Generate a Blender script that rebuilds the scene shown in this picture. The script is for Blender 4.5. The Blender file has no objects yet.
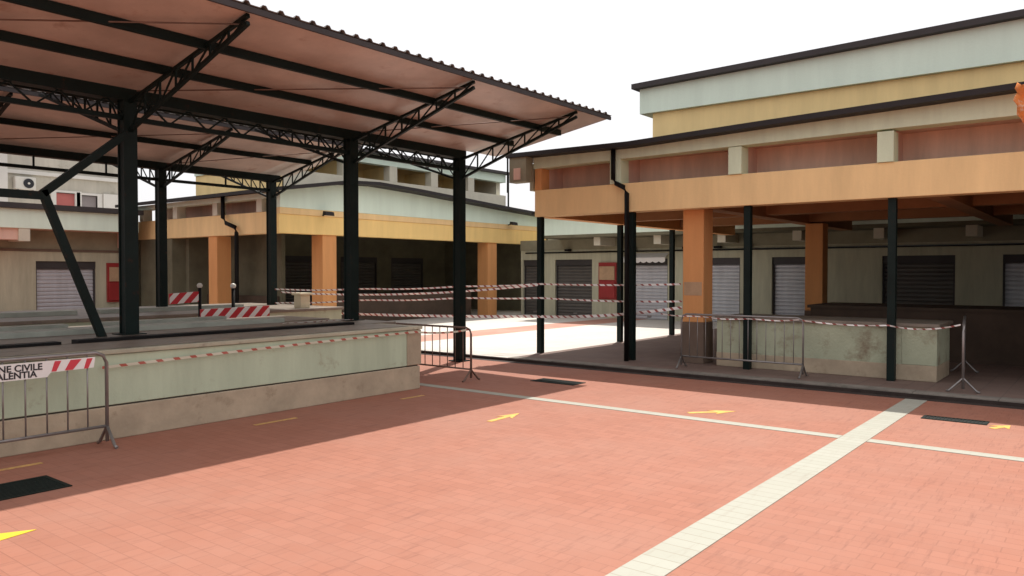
import bpy, bmesh, math, random
from mathutils import Vector, Matrix
random.seed(7)
scene = bpy.context.scene
COL = scene.collection
R = math.radians

# ------------------------------------------------------------------ camera
EYE = 1.70
cam_d = bpy.data.cameras.new("camera"); cam = bpy.data.objects.new("camera", cam_d); COL.objects.link(cam)
cam_d.sensor_width = 36.0; cam_d.lens = 775.0 / 1024.0 * 36.0
cam_d.clip_start = 0.05; cam_d.clip_end = 2000
th = R(38.109); pitch = math.atan(16 / 775.0)
cam.location = (0, 0, EYE)
cam.rotation_euler = (math.pi / 2 - pitch, 0, th - math.pi / 2)
scene.camera = cam

# ------------------------------------------------------------------ sky, sun, exposure
SUN = Vector((0.50, 0.205, 1.0)).normalized()
elev = math.asin(SUN.z); azim = math.atan2(SUN.x, SUN.y)
w = bpy.data.worlds.new("World"); scene.world = w; w.use_nodes = True
nt = w.node_tree; nt.nodes.clear()
wo = nt.nodes.new("ShaderNodeOutputWorld"); bg = nt.nodes.new("ShaderNodeBackground")
sky = nt.nodes.new("ShaderNodeTexSky"); sky.sky_type = 'NISHITA'; sky.sun_disc = False
sky.sun_elevation = elev; sky.sun_rotation = azim; sky.dust_density = 6; sky.air_density = 1.0
mx = nt.nodes.new("ShaderNodeMix"); mx.data_type = 'RGBA'; mx.inputs[0].default_value = 0.8
mx.inputs[7].default_value = (8.6, 8.5, 8.6, 1)          # thin white haze over the whole sky
nt.links.new(sky.outputs[0], mx.inputs[6]); nt.links.new(mx.outputs[2], bg.inputs[0])
bg.inputs[1].default_value = 0.134
nt.links.new(bg.outputs[0], wo.inputs[0])
sd = bpy.data.lights.new("sun", 'SUN'); sd.energy = 4.9; sd.angle = R(0.6); sd.color = (1.0, 0.96, 0.89)
so = bpy.data.objects.new("sun", sd); COL.objects.link(so); so.location = (0, 0, 30)
so.rotation_euler = SUN.to_track_quat('Z', 'Y').to_euler()
scene.view_settings.view_transform = 'Standard'; scene.view_settings.look = 'None'
scene.view_settings.exposure = 0.0; scene.view_settings.gamma = 1.0
scene.render.engine = 'CYCLES'
scene.cycles.max_bounces = 8; scene.cycles.diffuse_bounces = 5

# ------------------------------------------------------------------ materials
def new_mat(name):
    m = bpy.data.materials.new(name); m.use_nodes = True
    b = m.node_tree.nodes["Principled BSDF"]
    return m, m.node_tree, b
def plaster(name, col, rough=0.85, var=0.18, scale=1.3, dirt=None, dirt_amt=0.0, bump=0.15, metal=0.0, streak=False, spec=0.4):
    """painted or bare surface with uneven tone, blotchy wear of its own and fine relief"""
    m, t, b = new_mat(name); N = t.nodes; L = t.links
    tc = N.new("ShaderNodeTexCoord")
    n1 = N.new("ShaderNodeTexNoise"); n1.inputs["Scale"].default_value = scale; n1.inputs["Detail"].default_value = 8; n1.inputs["Roughness"].default_value = 0.65
    if streak:
        mp = N.new("ShaderNodeMapping"); mp.inputs[3].default_value = (3.5, 3.5, 0.5); L.new(tc.outputs["Object"], mp.inputs[0]); L.new(mp.outputs[0], n1.inputs[0])
    else:
        L.new(tc.outputs["Object"], n1.inputs[0])
    r1 = N.new("ShaderNodeMapRange"); r1.inputs[1].default_value = 0.3; r1.inputs[2].default_value = 0.7
    r1.inputs[3].default_value = 1 - var; r1.inputs[4].default_value = 1 + var * 0.5; L.new(n1.outputs[0], r1.inputs[0])
    mul = N.new("ShaderNodeVectorMath"); mul.operation = 'SCALE'; mul.inputs[0].default_value = col; L.new(r1.outputs[0], mul.inputs["Scale"])
    out = mul.outputs[0]
    if dirt:
        n2 = N.new("ShaderNodeTexNoise"); n2.inputs["Scale"].default_value = scale * 2.7; n2.inputs["Detail"].default_value = 10; n2.inputs["Roughness"].default_value = 0.7
        L.new(tc.outputs["Object"], n2.inputs[0])
        r2 = N.new("ShaderNodeMapRange"); r2.inputs[1].default_value = 0.60 - dirt_amt * 0.25; r2.inputs[2].default_value = 0.68; r2.inputs[4].default_value = 0.85
        L.new(n2.outputs[0], r2.inputs[0])
        mm = N.new("ShaderNodeMix"); mm.data_type = 'RGBA'; mm.inputs[7].default_value = (*dirt, 1)
        L.new(r2.outputs[0], mm.inputs[0]); L.new(out, mm.inputs[6]); out = mm.outputs[2]
    b.inputs["Specular IOR Level"].default_value = spec
    L.new(out, b.inputs["Base Color"]); b.inputs["Roughness"].default_value = rough; b.inputs["Metallic"].default_value = metal
    if bump:
        n3 = N.new("ShaderNodeTexNoise"); n3.inputs["Scale"].default_value = 28; n3.inputs["Detail"].default_value = 6; L.new(tc.outputs["Object"], n3.inputs[0])
        bp = N.new("ShaderNodeBump"); bp.inputs["Strength"].default_value = bump; bp.inputs["Distance"].default_value = 0.02
        L.new(n3.outputs[0], bp.inputs["Height"]); L.new(bp.outputs[0], b.inputs["Normal"])
    return m
def paving(name, c1, c2, cm, bw, bh, mortar=0.012, rot=0.0, rough=0.8, stain=0.25, stain_col=(0.16, 0.08, 0.055), wear=(0.5, 0.33, 0.26)):
    m, t, b = new_mat(name); N = t.nodes; L = t.links
    tc = N.new("ShaderNodeTexCoord"); mp = N.new("ShaderNodeMapping"); mp.inputs[2].default_value = (0, 0, rot)
    L.new(tc.outputs["Object"], mp.inputs[0])
    br = N.new("ShaderNodeTexBrick"); br.inputs["Scale"].default_value = 1.0; br.inputs["Brick Width"].default_value = bw; br.inputs["Row Height"].default_value = bh
    br.inputs["Mortar Size"].default_value = mortar * 0.5; br.inputs["Mortar Smooth"].default_value = 0.3; br.inputs["Bias"].default_value = -0.1
    br.inputs["Color1"].default_value = (*c1, 1); br.inputs["Color2"].default_value = (*c2, 1); br.inputs["Mortar"].default_value = (*cm, 1)
    L.new(mp.outputs[0], br.inputs[0])
    # big worn patches
    n1 = N.new("ShaderNodeTexNoise"); n1.inputs["Scale"].default_value = 0.55; n1.inputs["Detail"].default_value = 9; n1.inputs["Roughness"].default_value = 0.68; L.new(tc.outputs["Object"], n1.inputs[0])
    r1 = N.new("ShaderNodeMapRange"); r1.inputs[1].default_value = 0.42; r1.inputs[2].default_value = 0.75; r1.inputs[4].default_value = 0.8; L.new(n1.outputs[0], r1.inputs[0])
    a = N.new("ShaderNodeMix"); a.data_type = 'RGBA'; a.inputs[7].default_value = (*wear, 1); L.new(r1.outputs[0], a.inputs[0]); L.new(br.outputs[0], a.inputs[6])
    # dark scuffs stretched along the brick courses
    mp2 = N.new("ShaderNodeMapping"); mp2.inputs[2].default_value = (0, 0, rot); mp2.inputs[3].default_value = (2.2, 17, 1); L.new(tc.outputs["Object"], mp2.inputs[0])
    n2 = N.new("ShaderNodeTexNoise"); n2.inputs["Scale"].default_value = 1.0; n2.inputs["Detail"].default_value = 7; n2.inputs["Roughness"].default_value = 0.7; L.new(mp2.outputs[0], n2.inputs[0])
    r2 = N.new("ShaderNodeMapRange"); r2.inputs[1].default_value = 0.54; r2.inputs[2].default_value = 0.70; r2.inputs[4].default_value = stain; L.new(n2.outputs[0], r2.inputs[0])
    c = N.new("ShaderNodeMix"); c.data_type = 'RGBA'; c.inputs[7].default_value = (*stain_col, 1); L.new(r2.outputs[0], c.inputs[0]); L.new(a.outputs[2], c.inputs[6])
    L.new(c.outputs[2], b.inputs["Base Color"]); b.inputs["Roughness"].default_value = rough
    bp = N.new("ShaderNodeBump"); bp.inputs["Strength"].default_value = 0.35; bp.inputs["Distance"].default_value = 0.01; bp.invert = True
    L.new(br.outputs["Fac"], bp.inputs["Height"]); L.new(bp.outputs[0], b.inputs["Normal"])
    return m
def stripes(name, ca, cb, period, width, slant=1.0, rough=0.45, trans=False):
    """diagonal bars measured along the UV of a band (u, v in metres)"""
    m, t, b = new_mat(name); N = t.nodes; L = t.links
    uv = N.new("ShaderNodeUVMap"); uv.uv_map = "UVMap"; sp = N.new("ShaderNodeSeparateXYZ"); L.new(uv.outputs[0], sp.inputs[0])
    ml = N.new("ShaderNodeMath"); ml.operation = 'MULTIPLY_ADD'; ml.inputs[1].default_value = slant; L.new(sp.outputs[1], ml.inputs[0]); L.new(sp.outputs[0], ml.inputs[2])
    dv = N.new("ShaderNodeMath"); dv.operation = 'DIVIDE'; dv.inputs[1].default_value = period; L.new(ml.outputs[0], dv.inputs[0])
    fr = N.new("ShaderNodeMath"); fr.operation = 'FRACT'; L.new(dv.outputs[0], fr.inputs[0])
    gt = N.new("ShaderNodeMath"); gt.operation = 'GREATER_THAN'; gt.inputs[1].default_value = width; L.new(fr.outputs[0], gt.inputs[0])
    mi = N.new("ShaderNodeMix"); mi.data_type = 'RGBA'; mi.inputs[6].default_value = (*ca, 1); mi.inputs[7].default_value = (*cb, 1); L.new(gt.outputs[0], mi.inputs[0])
    L.new(mi.outputs[2], b.inputs["Base Color"]); b.inputs["Roughness"].default_value = rough
    return m
M = {}
M['brick'] = paving('terracotta_paving', (0.358, 0.140, 0.088), (0.320, 0.121, 0.074), (0.282, 0.108, 0.067), 0.22, 0.11, 0.009, rot=math.pi / 2, wear=(0.35, 0.168, 0.118), stain=0.6, stain_col=(0.20, 0.075, 0.05))
M['cream_tile'] = paving('cream_tile', (0.40, 0.395, 0.335), (0.37, 0.365, 0.305), (0.30, 0.27, 0.21), 50.0, 0.125, 0.010, rot=math.pi / 2, stain=0.35, stain_col=(0.27, 0.22, 0.17), wear=(0.37, 0.35, 0.29))
M['pale_paving'] = paving('pale_paving', (0.62, 0.58, 0.52), (0.58, 0.53, 0.48), (0.45, 0.41, 0.37), 0.4, 0.4, 0.012, stain=0.2, stain_col=(0.4, 0.33, 0.28), wear=(0.66, 0.62, 0.57))
M['red_band'] = paving('red_band_paving', (0.50, 0.24, 0.18), (0.46, 0.21, 0.15), (0.4, 0.25, 0.2), 0.25, 0.125, 0.01)
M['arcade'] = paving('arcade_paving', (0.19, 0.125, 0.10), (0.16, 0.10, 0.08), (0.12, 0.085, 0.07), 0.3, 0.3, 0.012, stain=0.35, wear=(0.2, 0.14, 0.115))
M['asphalt'] = plaster('grey_ground', (0.12, 0.115, 0.11), var=0.3)
M['kerb'] = plaster('kerb_stone', (0.24, 0.21, 0.18), var=0.35, scale=2.2, dirt=(0.12, 0.11, 0.09), dirt_amt=0.3)
M['gutter'] = plaster('gutter_stone', (0.045, 0.03, 0.025), var=0.4, scale=3)
M['steel'] = plaster('dark_green_steel', (0.006, 0.014, 0.012), rough=0.55, var=0.35, scale=3, dirt=(0.03, 0.016, 0.010), dirt_amt=0.02, bump=0.04, spec=0.18)
M['steel_black'] = plaster('black_steel', (0.006, 0.005, 0.005), rough=0.6, var=0.3, scale=3, bump=0.03, spec=0.18)
M['panel_under'] = plaster('pink_roof_lining', (0.60, 0.50, 0.44), rough=0.38, var=0.3, scale=0.9, dirt=(0.44, 0.30, 0.24), dirt_amt=0.1, bump=0.02)
M['panel_bounce_lit'] = plaster('bounce_lit_lining', (0.66, 0.64, 0.60), rough=0.5, var=0.2, scale=1.2, bump=0.02)  # paler lining tone, bounced ground light put into the colour
M['sheet_top'] = plaster('grey_corrugated_sheet', (0.22, 0.20, 0.18), rough=0.5, var=0.3, scale=1.5, metal=0.3, bump=0.03)
M['green'] = plaster('pale_green_plaster', (0.74, 0.87, 0.74), var=0.08, scale=0.8, streak=True)
M['green_low'] = plaster('aged_green_plaster', (0.66, 0.74, 0.54), var=0.13, scale=1.0, streak=True)
M['green_dull'] = plaster('dull_green_plaster', (0.47, 0.48, 0.36), var=0.25, scale=1.2, dirt=(0.25, 0.23, 0.16), dirt_amt=0.1)
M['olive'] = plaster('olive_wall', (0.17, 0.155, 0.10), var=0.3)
M['brown_plaster'] = plaster('brown_recess_plaster', (0.80, 0.56, 0.43), var=0.18, scale=1.0, streak=True)
M['beam_shaded'] = plaster('shaded_orange_beam', (0.38, 0.18, 0.08), var=0.2)  # darker copy of the orange, interior shade put into the colour
M['frieze'] = plaster('olive_frieze', (0.28, 0.26, 0.18), var=0.25)
M['shop_wall'] = plaster('greenish_cream_shop_wall', (0.50, 0.49, 0.36), var=0.2, streak=True)
M['cream'] = plaster('cream_plaster', (0.64, 0.60, 0.48), var=0.15)
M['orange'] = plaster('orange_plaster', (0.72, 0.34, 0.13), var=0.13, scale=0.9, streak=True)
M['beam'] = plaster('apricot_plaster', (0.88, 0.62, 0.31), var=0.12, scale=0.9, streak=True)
M['beam_yellow'] = plaster('yellow_apricot_plaster', (0.94, 0.66, 0.26), var=0.10, scale=0.9, streak=True)
M['yellow'] = plaster('yellow_plaster', (0.88, 0.67, 0.32), var=0.13, scale=0.8, streak=True)
M['salmon'] = plaster('salmon_plaster', (0.76, 0.50, 0.40), var=0.15, scale=1.0, streak=True)
M['roof_edge'] = plaster('dark_roof_edge', (0.018, 0.013, 0.013), rough=0.65, var=0.3, bump=0.03)
M['roof_grey'] = plaster('grey_roof_edge', (0.045, 0.038, 0.038), rough=0.65, var=0.25)
M['dado'] = plaster('grey_brown_dado', (0.17, 0.12, 0.09), var=0.25, scale=2)
M['old_paper'] = plaster('faded_notice', (0.50, 0.33, 0.20), var=0.2, scale=4)
M['counter_green'] = plaster('chipped_green_counter', (0.49, 0.56, 0.41), var=0.14, scale=1.2, dirt=(0.36, 0.36, 0.25), dirt_amt=0.03, streak=True)
M['counter_peel'] = plaster('peeling_green_counter', (0.46, 0.49, 0.35), var=0.25, scale=0.9, dirt=(0.20, 0.14, 0.09), dirt_amt=0.40, bump=0.4)
M['counter_stone'] = plaster('counter_plinth_stone', (0.47, 0.38, 0.27), var=0.28, scale=1.8, dirt=(0.32, 0.25, 0.17), dirt_amt=0.1)
M['groove'] = plaster('dark_joint', (0.06, 0.05, 0.04), var=0.2)
M['slab'] = plaster('worn_counter_slab', (0.23, 0.19, 0.15), rough=0.5, var=0.35, scale=1.6, dirt=(0.10, 0.09, 0.08), dirt_amt=0.3)
M['slab_edge'] = plaster('stone_counter_slab', (0.46, 0.43, 0.32), rough=0.6, var=0.3, scale=1.6, dirt=(0.2, 0.17, 0.13), dirt_amt=0.2)
M['slab_light'] = plaster('pale_counter_ledge', (0.40, 0.42, 0.36), rough=0.55, var=0.3, scale=2)
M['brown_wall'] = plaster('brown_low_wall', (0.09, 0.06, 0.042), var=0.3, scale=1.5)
M['shutter'] = plaster('grey_roller_shutter', (0.56, 0.57, 0.60), rough=0.5, var=0.15, scale=0.8, metal=0.2, streak=True, bump=0.02)
M['shutter_dark'] = plaster('dark_roller_shutter', (0.13, 0.12, 0.11), rough=0.5, var=0.2, metal=0.2, bump=0.02)
M['shutter_box'] = plaster('dark_shutter_box', (0.05, 0.045, 0.045), rough=0.6, var=0.2)
M['galv'] = plaster('galvanised_tube', (0.30, 0.28, 0.27), rough=0.42, var=0.25, scale=5, metal=0.6, bump=0.03)
M['rusty'] = plaster('rusted_tube', (0.20, 0.13, 0.10), rough=0.6, var=0.3, scale=6, metal=0.3, bump=0.05)
M['tape'] = stripes('red_white_tape', (0.66, 0.06, 0.05), (0.78, 0.74, 0.72), 0.22, 0.36, 1.0)
M['tape_fine'] = stripes('fine_red_white_tape', (0.33, 0.09, 0.08), (0.84, 0.82, 0.79), 0.15, 0.34, 1.0)
M['tape_counter'] = stripes('counter_tape', (0.40, 0.10, 0.07), (0.58, 0.56, 0.44), 0.19, 0.36, 1.0)
M['plank'] = stripes('red_white_plank', (0.50, 0.02, 0.03), (0.78, 0.74, 0.72), 0.26, 0.55, -1.0)
M['red'] = plaster('red_paint', (0.34, 0.03, 0.03), rough=0.4, var=0.2, bump=0.03)
M['redsign'] = plaster('red_print', (0.60, 0.05, 0.07), rough=0.5, var=0.08, bump=0)
M['white'] = plaster('white_paint', (0.80, 0.79, 0.76), rough=0.5, var=0.08, bump=0.03)
M['black'] = plaster('black_print', (0.02, 0.02, 0.025), rough=0.5, var=0.1, bump=0)
M['yellow_line'] = plaster('yellow_floor_tape', (0.78, 0.58, 0.04), rough=0.5, var=0.2, scale=6, dirt=(0.6, 0.35, 0.1), dirt_amt=0.15, bump=0)
M['yellow_faded'] = plaster('faded_floor_tape', (0.62, 0.36, 0.12), rough=0.6, var=0.3, scale=7, dirt=(0.42, 0.19, 0.12), dirt_amt=0.35, bump=0)
M['grate'] = plaster('dark_cast_iron', (0.012, 0.018, 0.015), rough=0.7, var=0.3, scale=6, spec=0.15)
M['pit'] = plaster('dark_drain', (0.008, 0.008, 0.008), var=0.1, bump=0)
M['apt'] = plaster('stained_house_plaster', (0.50, 0.47, 0.40), var=0.22, scale=0.5, streak=True, dirt=(0.34, 0.31, 0.24), dirt_amt=0.15)
M['apt_white'] = plaster('white_house_plaster', (0.66, 0.64, 0.60), var=0.12, scale=0.5)
M['glass'] = plaster('dark_window_pane', (0.06, 0.065, 0.07), rough=0.15, var=0.1, bump=0)
M['blind_red'] = plaster('faded_red_blind', (0.46, 0.14, 0.13), var=0.15, bump=0)
M['blind_grey'] = plaster('grey_blind', (0.26, 0.23, 0.23), var=0.15, bump=0)
M['plastic'] = plaster('dirty_white_plastic', (0.66, 0.64, 0.58), rough=0.4, var=0.12)
M['cloth'] = plaster('orange_cloth', (0.75, 0.24, 0.06), rough=0.9, var=0.25, scale=6, dirt=(0.72, 0.55, 0.42), dirt_amt=0.3)
M['box_cream'] = plaster('cream_box', (0.66, 0.58, 0.40), rough=0.6, var=0.12)

# ------------------------------------------------------------------ mesh helpers
class MB:
    """collects shapes in world coordinates; build() links them as one mesh object"""
    def __init__(s): s.bm = bmesh.new(); s.uv = s.bm.loops.layers.uv.new("UVMap"); s.mats = [0]; s.cur = 0
    def _faces(s, vs, idx):
        out = []
        for f in idx:
            try: ff = s.bm.faces.new([vs[i] for i in f]); ff.material_index = s.cur; out.append(ff)
            except ValueError: pass
        return out
    def box(s, x0, x1, y0, y1, z0, z1):
        vs = [s.bm.verts.new(p) for p in ((x0,y0,z0),(x1,y0,z0),(x1,y1,z0),(x0,y1,z0),(x0,y0,z1),(x1,y0,z1),(x1,y1,z1),(x0,y1,z1))]
        s._faces(vs, ((3,2,1,0),(4,5,6,7),(0,1,5,4),(1,2,6,5),(2,3,7,6),(3,0,4,7))); return s
    def bar(s, a, b, wd, ht, upv=(0,0,1)):
        a = Vector(a); b = Vector(b); d = (b - a).normalized(); u = Vector(upv)
        if abs(d.dot(u)) > 0.98: u = Vector((0, 1, 0))
        sd_ = d.cross(u).normalized(); u = sd_.cross(d).normalized()
        vs = []
        for p in (a, b):
            for q, r in ((-1,-1),(1,-1),(1,1),(-1,1)): vs.append(s.bm.verts.new(p + sd_ * q * wd / 2 + u * r * ht / 2))
        s._faces(vs, ((3,2,1,0),(4,5,6,7),(0,1,5,4),(1,2,6,5),(2,3,7,6),(3,0,4,7))); return s
    def tube(s, pts, r, n=8):
        pts = [Vector(p) for p in pts]; rings = []
        for i, p in enumerate(pts):
            d = (pts[min(i + 1, len(pts) - 1)] - pts[max(i - 1, 0)]).normalized()
            u = Vector((0, 0, 1)) if abs(d.z) < 0.9 else Vector((0, 1, 0))
            sx = d.cross(u).normalized(); u = sx.cross(d).normalized()
            rings.append([s.bm.verts.new(p + (sx * math.cos(k * 2 * math.pi / n) + u * math.sin(k * 2 * math.pi / n)) * r) for k in range(n)])
        for a, b in zip(rings, rings[1:]):
            for k in range(n):
                f = s.bm.faces.new((a[k], a[(k + 1) % n], b[(k + 1) % n], b[k])); f.smooth = True; f.material_index = s.cur
        for rg in (rings[0][::-1], rings[-1]):
            f = s.bm.faces.new(rg); f.material_index = s.cur
        return s
    def prism(s, poly, vec):
        """closed planar outline (3-D points) swept by vec"""
        vec = Vector(vec); a = [s.bm.verts.new(p) for p in poly]; b = [s.bm.verts.new(Vector(p) + vec) for p in poly]; n = len(a)
        fs = [s.bm.faces.new(a[::-1]), s.bm.faces.new(b)]
        for k in range(n): fs.append(s.bm.faces.new((a[k], a[(k + 1) % n], b[(k + 1) % n], b[k])))
        for f in fs: f.material_index = s.cur
        return s
    def ribbon(s, pts, wd, thick=0.003, tilt=0.0, flutter=0.0):
        """tape band following pts, its width upright, UV in metres"""
        pts = [Vector(p) for p in pts]; L = 0; prev = None; rows = []
        for i, p in enumerate(pts):
            if i: L += (p - pts[i - 1]).length
            d = (pts[min(i + 1, len(pts) - 1)] - pts[max(i - 1, 0)]).normalized()
            side = d.cross(Vector((0, 0, 1))).normalized(); a = tilt + flutter * math.sin(i * 0.9) 
            up = Vector((0, 0, 1)) * math.cos(a) + side * math.sin(a); nn = d.cross(up).normalized()
            rows.append(([s.bm.verts.new(p + up * q * wd / 2 + nn * r * thick / 2) for q, r in ((-1,-1),(1,-1),(1,1),(-1,1))], L))
        for (a, la), (b, lb) in zip(rows, rows[1:]):
            for k in range(4):
                f = s.bm.faces.new((a[k], b[k], b[(k + 1) % 4], a[(k + 1) % 4])); f.material_index = s.cur
                va = (0, wd, wd, 0)[k]; vb = (wd, wd, 0, 0)[k]
                for lp, uvv in zip(f.loops, ((la, va), (lb, va), (lb, vb), (la, vb))): lp[s.uv].uv = uvv
        s.bm.faces.new(rows[0][0]); s.bm.faces.new(rows[-1][0][::-1]); return s
    def build(s, name, mat, parent=None, bevel=0.0):
        loc = Vector(parent.get('_o', (0, 0, 0))) if parent is not None else Vector((0, 0, 0))
        bmesh.ops.recalc_face_normals(s.bm, faces=s.bm.faces)
        if parent is not None: bmesh.ops.translate(s.bm, verts=s.bm.verts, vec=-loc)
        me = bpy.data.meshes.new(name); s.bm.to_mesh(me); s.bm.free()
        for m_ in (mat if isinstance(mat, (list, tuple)) else [mat]): me.materials.append(m_)
        o = bpy.data.objects.new(name, me); COL.objects.link(o)
        if parent is not None: o.parent = parent; o['_o'] = tuple(loc)
        if bevel:
            md = o.modifiers.new("bevel", 'BEVEL'); md.width = bevel; md.segments = 2; md.limit_method = 'ANGLE'
        return o
def rebase(o):
    """put a one-mesh thing's origin at its base centre"""
    vs = [v.co for v in o.data.vertices]; c = Vector(((min(v.x for v in vs) + max(v.x for v in vs)) / 2, (min(v.y for v in vs) + max(v.y for v in vs)) / 2, min(v.z for v in vs)))
    o.data.transform(Matrix.Translation(-c)); o.location = c; return o
def tag(o, label, cat, group=None):
    o['label'] = label; o['category'] = cat
    if group: o['group'] = group
    return o
def thing(name, loc, label, cat, group=None):
    o = bpy.data.objects.new(name, None); COL.objects.link(o); o.location = loc; o.empty_display_size = 0.2; o['_o'] = tuple(loc)
    return tag(o, label, cat, group)
def solo(name, mb, mat, label, cat, group=None, bevel=0.0):
    return tag(rebase(mb.build(name, mat, None, bevel)), label, cat, group)
def struct(name, mb, mat):
    o = mb.build(name, mat); o['kind'] = 'structure'; return o
def copy_tree(o, parent=None):
    c = o.copy(); COL.objects.link(c)
    if parent is not None: c.parent = parent
    for ch in list(o.children): copy_tree(ch, c)
    return c
def wall_with_holes(mb, axis, c0, c1, u0, u1, z0, z1, holes):
    """wall slab: axis 'X' = constant X between c0 and c1, running along Y (u); holes = (u0,u1,z0,z1), sorted, not overlapping"""
    def b(a0, a1, b0, b1):
        if a1 - a0 < 1e-4 or b1 - b0 < 1e-4: return
        if axis == 'X': mb.box(c0, c1, a0, a1, b0, b1)
        else: mb.box(a0, a1, c0, c1, b0, b1)
    u = u0
    for h0, h1, hz0, hz1 in sorted(holes):
        b(u, h0, z0, z1); b(h0, h1, z0, hz0); b(h0, h1, hz1, z1); u = h1
    b(u, u1, z0, z1)
def shutter(parent, axis, c, u0, u1, z0, z1, mat, box=0.18, outward=-1):
    """roller shutter with real slats; outward is the side that faces the court"""
    mb = MB(); n = max(6, int((z1 - box - z0) / 0.115)); h = (z1 - box - z0) / n
    prof = [(0, z0)]
    for k in range(n):
        zz = z0 + k * h; prof += [(0.03, zz + h * 0.22), (0.03, zz + h * 0.66), (0, zz + h * 0.98)]
    prof += [(-0.03, z0 + n * h), (-0.03, z0)]
    pts = [((c + outward * p, u0, q) if axis == 'X' else (u0, c + outward * p, q)) for p, q in prof]
    mb.prism(pts, (0, u1 - u0, 0) if axis == 'X' else (u1 - u0, 0, 0))
    sh = mb.build('roller_shutter', mat, parent)
    if box:
        m2 = MB(); e = 0.10
        if axis == 'X': m2.box(min(c - 0.03, c + outward * e), max(c + 0.03, c + outward * e) , u0, u1, z1 - box, z1)
        else: m2.box(u0, u1, min(c - 0.03, c + outward * e), max(c + 0.03, c + outward * e), z1 - box, z1)
        m2.build('shutter_box', M['shutter_box'], sh)
    for ua, ub in ((u0, u0 + 0.05), (u1 - 0.05, u1)):
        m3 = MB(); e = 0.05
        if axis == 'X': m3.box(c + outward * e - 0.03, c + outward * e + 0.03, ua, ub, z0, z1 - box - 0.002)
        else: m3.box(ua, ub, c + outward * e - 0.03, c + outward * e + 0.03, z0, z1 - box - 0.002)
        m3.build('guide_rail', M['shutter_box'], sh)
    m4 = MB(); uc = (u0 + u1) / 2
    if axis == 'X': m4.box(min(c, c + outward * 0.03), max(c, c + outward * 0.03), uc - 0.08, uc + 0.08, z0 + 0.06, z0 + 0.14)
    else: m4.box(uc - 0.08, uc + 0.08, min(c, c + outward * 0.03), max(c, c + outward * 0.03), z0 + 0.06, z0 + 0.14)
    m4.build('lock', M['galv'], sh)
    return sh

# ------------------------------------------------------------------ ground
FL = 0.06   # level of the paving beyond the kerb
struct('ground', MB().box(-300, 300, -300, 300, -0.5, -0.012), M['asphalt'])
struct('brick_paving', MB().box(-25, 11.40, -25, 45, -0.2, 0.0), M['brick'])
struct('gutter_strip', MB().box(11.40, 11.575, -25, 45, -0.2, 0.002).box(11.577, 11.598, -25, 45, -0.2, 0.05), M['gutter'])
k = MB(); y = -19.8
while y < 8.7:
    k.box(11.60, 11.90, y + 0.004, y + 0.996, -0.1, FL + 0.004 + random.uniform(-0.002, 0.002)); y += 1.0
struct('kerb', k, M['kerb'])
c = MB(); c.box(11.60, 30, 9.2, 12.9, -0.2, FL); c.box(11.60, 30, 14.2, 45, -0.2, FL)
struct('court_paving', c, M['pale_paving'])
struct('court_band', MB().box(11.60, 30, 12.9, 14.2, -0.2, FL), M['red_band'])
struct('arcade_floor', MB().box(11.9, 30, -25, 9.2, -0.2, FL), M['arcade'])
struct('pale_paving_stripe', MB().box(-25, 11.395, 1.98, 2.24, -0.05, 0.005), M['cream_tile'])
s_ = MB(); s_.box(8.26, 8.42, -25, 1.975, -0.05, 0.005); s_.box(8.26, 8.42, 2.245, 9.6, -0.05, 0.005)
struct('crossing_paving_stripe', s_, M['cream_tile'])

# yellow floor arrows and dashes
M['yellow_worn'] = plaster('worn_floor_tape', (0.80, 0.46, 0.09), rough=0.6, var=0.3, scale=6, dirt=(0.48, 0.22, 0.12), dirt_amt=0.35, bump=0)
def arrow(x, y, ang, L, wd, label, mat='yellow_line'):
    ca, sa = math.cos(ang), math.sin(ang)
    def P(a, b): return (x + a * ca - b * sa, y + a * sa + b * ca, 0.001)
    mb = MB(); hl = min(0.26, L * 0.5)
    mb.prism([P(-L, -wd * .16), P(-hl, -wd * .16), P(-hl * 1.25, -wd * .5), P(0, 0), P(-hl * 1.25, wd * .5), P(-hl, wd * .16), P(-L, wd * .16)], (0, 0, 0.003))
    return solo('floor_arrow', mb, M[mat], label, 'floor arrow', 'yellow arrows stuck on the paving')
arrow(2.06, 5.60, R(-8), 0.62, 0.24, 'bright yellow arrow on the sunlit paving nearest the left edge of the photo')
arrow(7.36, 5.66, R(4), 0.62, 0.22, 'yellow arrow on the sunlit brick near the end of the green counter shadow', 'yellow_worn')
arrow(9.10, 3.66, R(-42), 0.62, 0.26, 'worn yellow arrow on the brick between the thin pale stripe and the right kerb', 'yellow_worn')
arrow(10.12, 0.93, R(-25), 0.34, 0.22, 'small yellow arrow beside the drain grate at the right kerb', 'yellow_worn')
for x0, x1, lab in ((2.1, 2.82, 'faded yellow dash on shaded paving under the crowd barrier with the sign'),
                    (4.97, 5.53, 'faded yellow dash on shaded paving at the middle of the green counter'),
                    (7.2, 7.62, 'faded yellow dash on shaded paving at the far end of the green counter')):
    solo('floor_dash', MB().box(x0, x1, 7.50, 7.56, 0.001, 0.004), M['yellow_faded'], lab, 'floor marking', 'faded yellow dashes along the counter')

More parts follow.
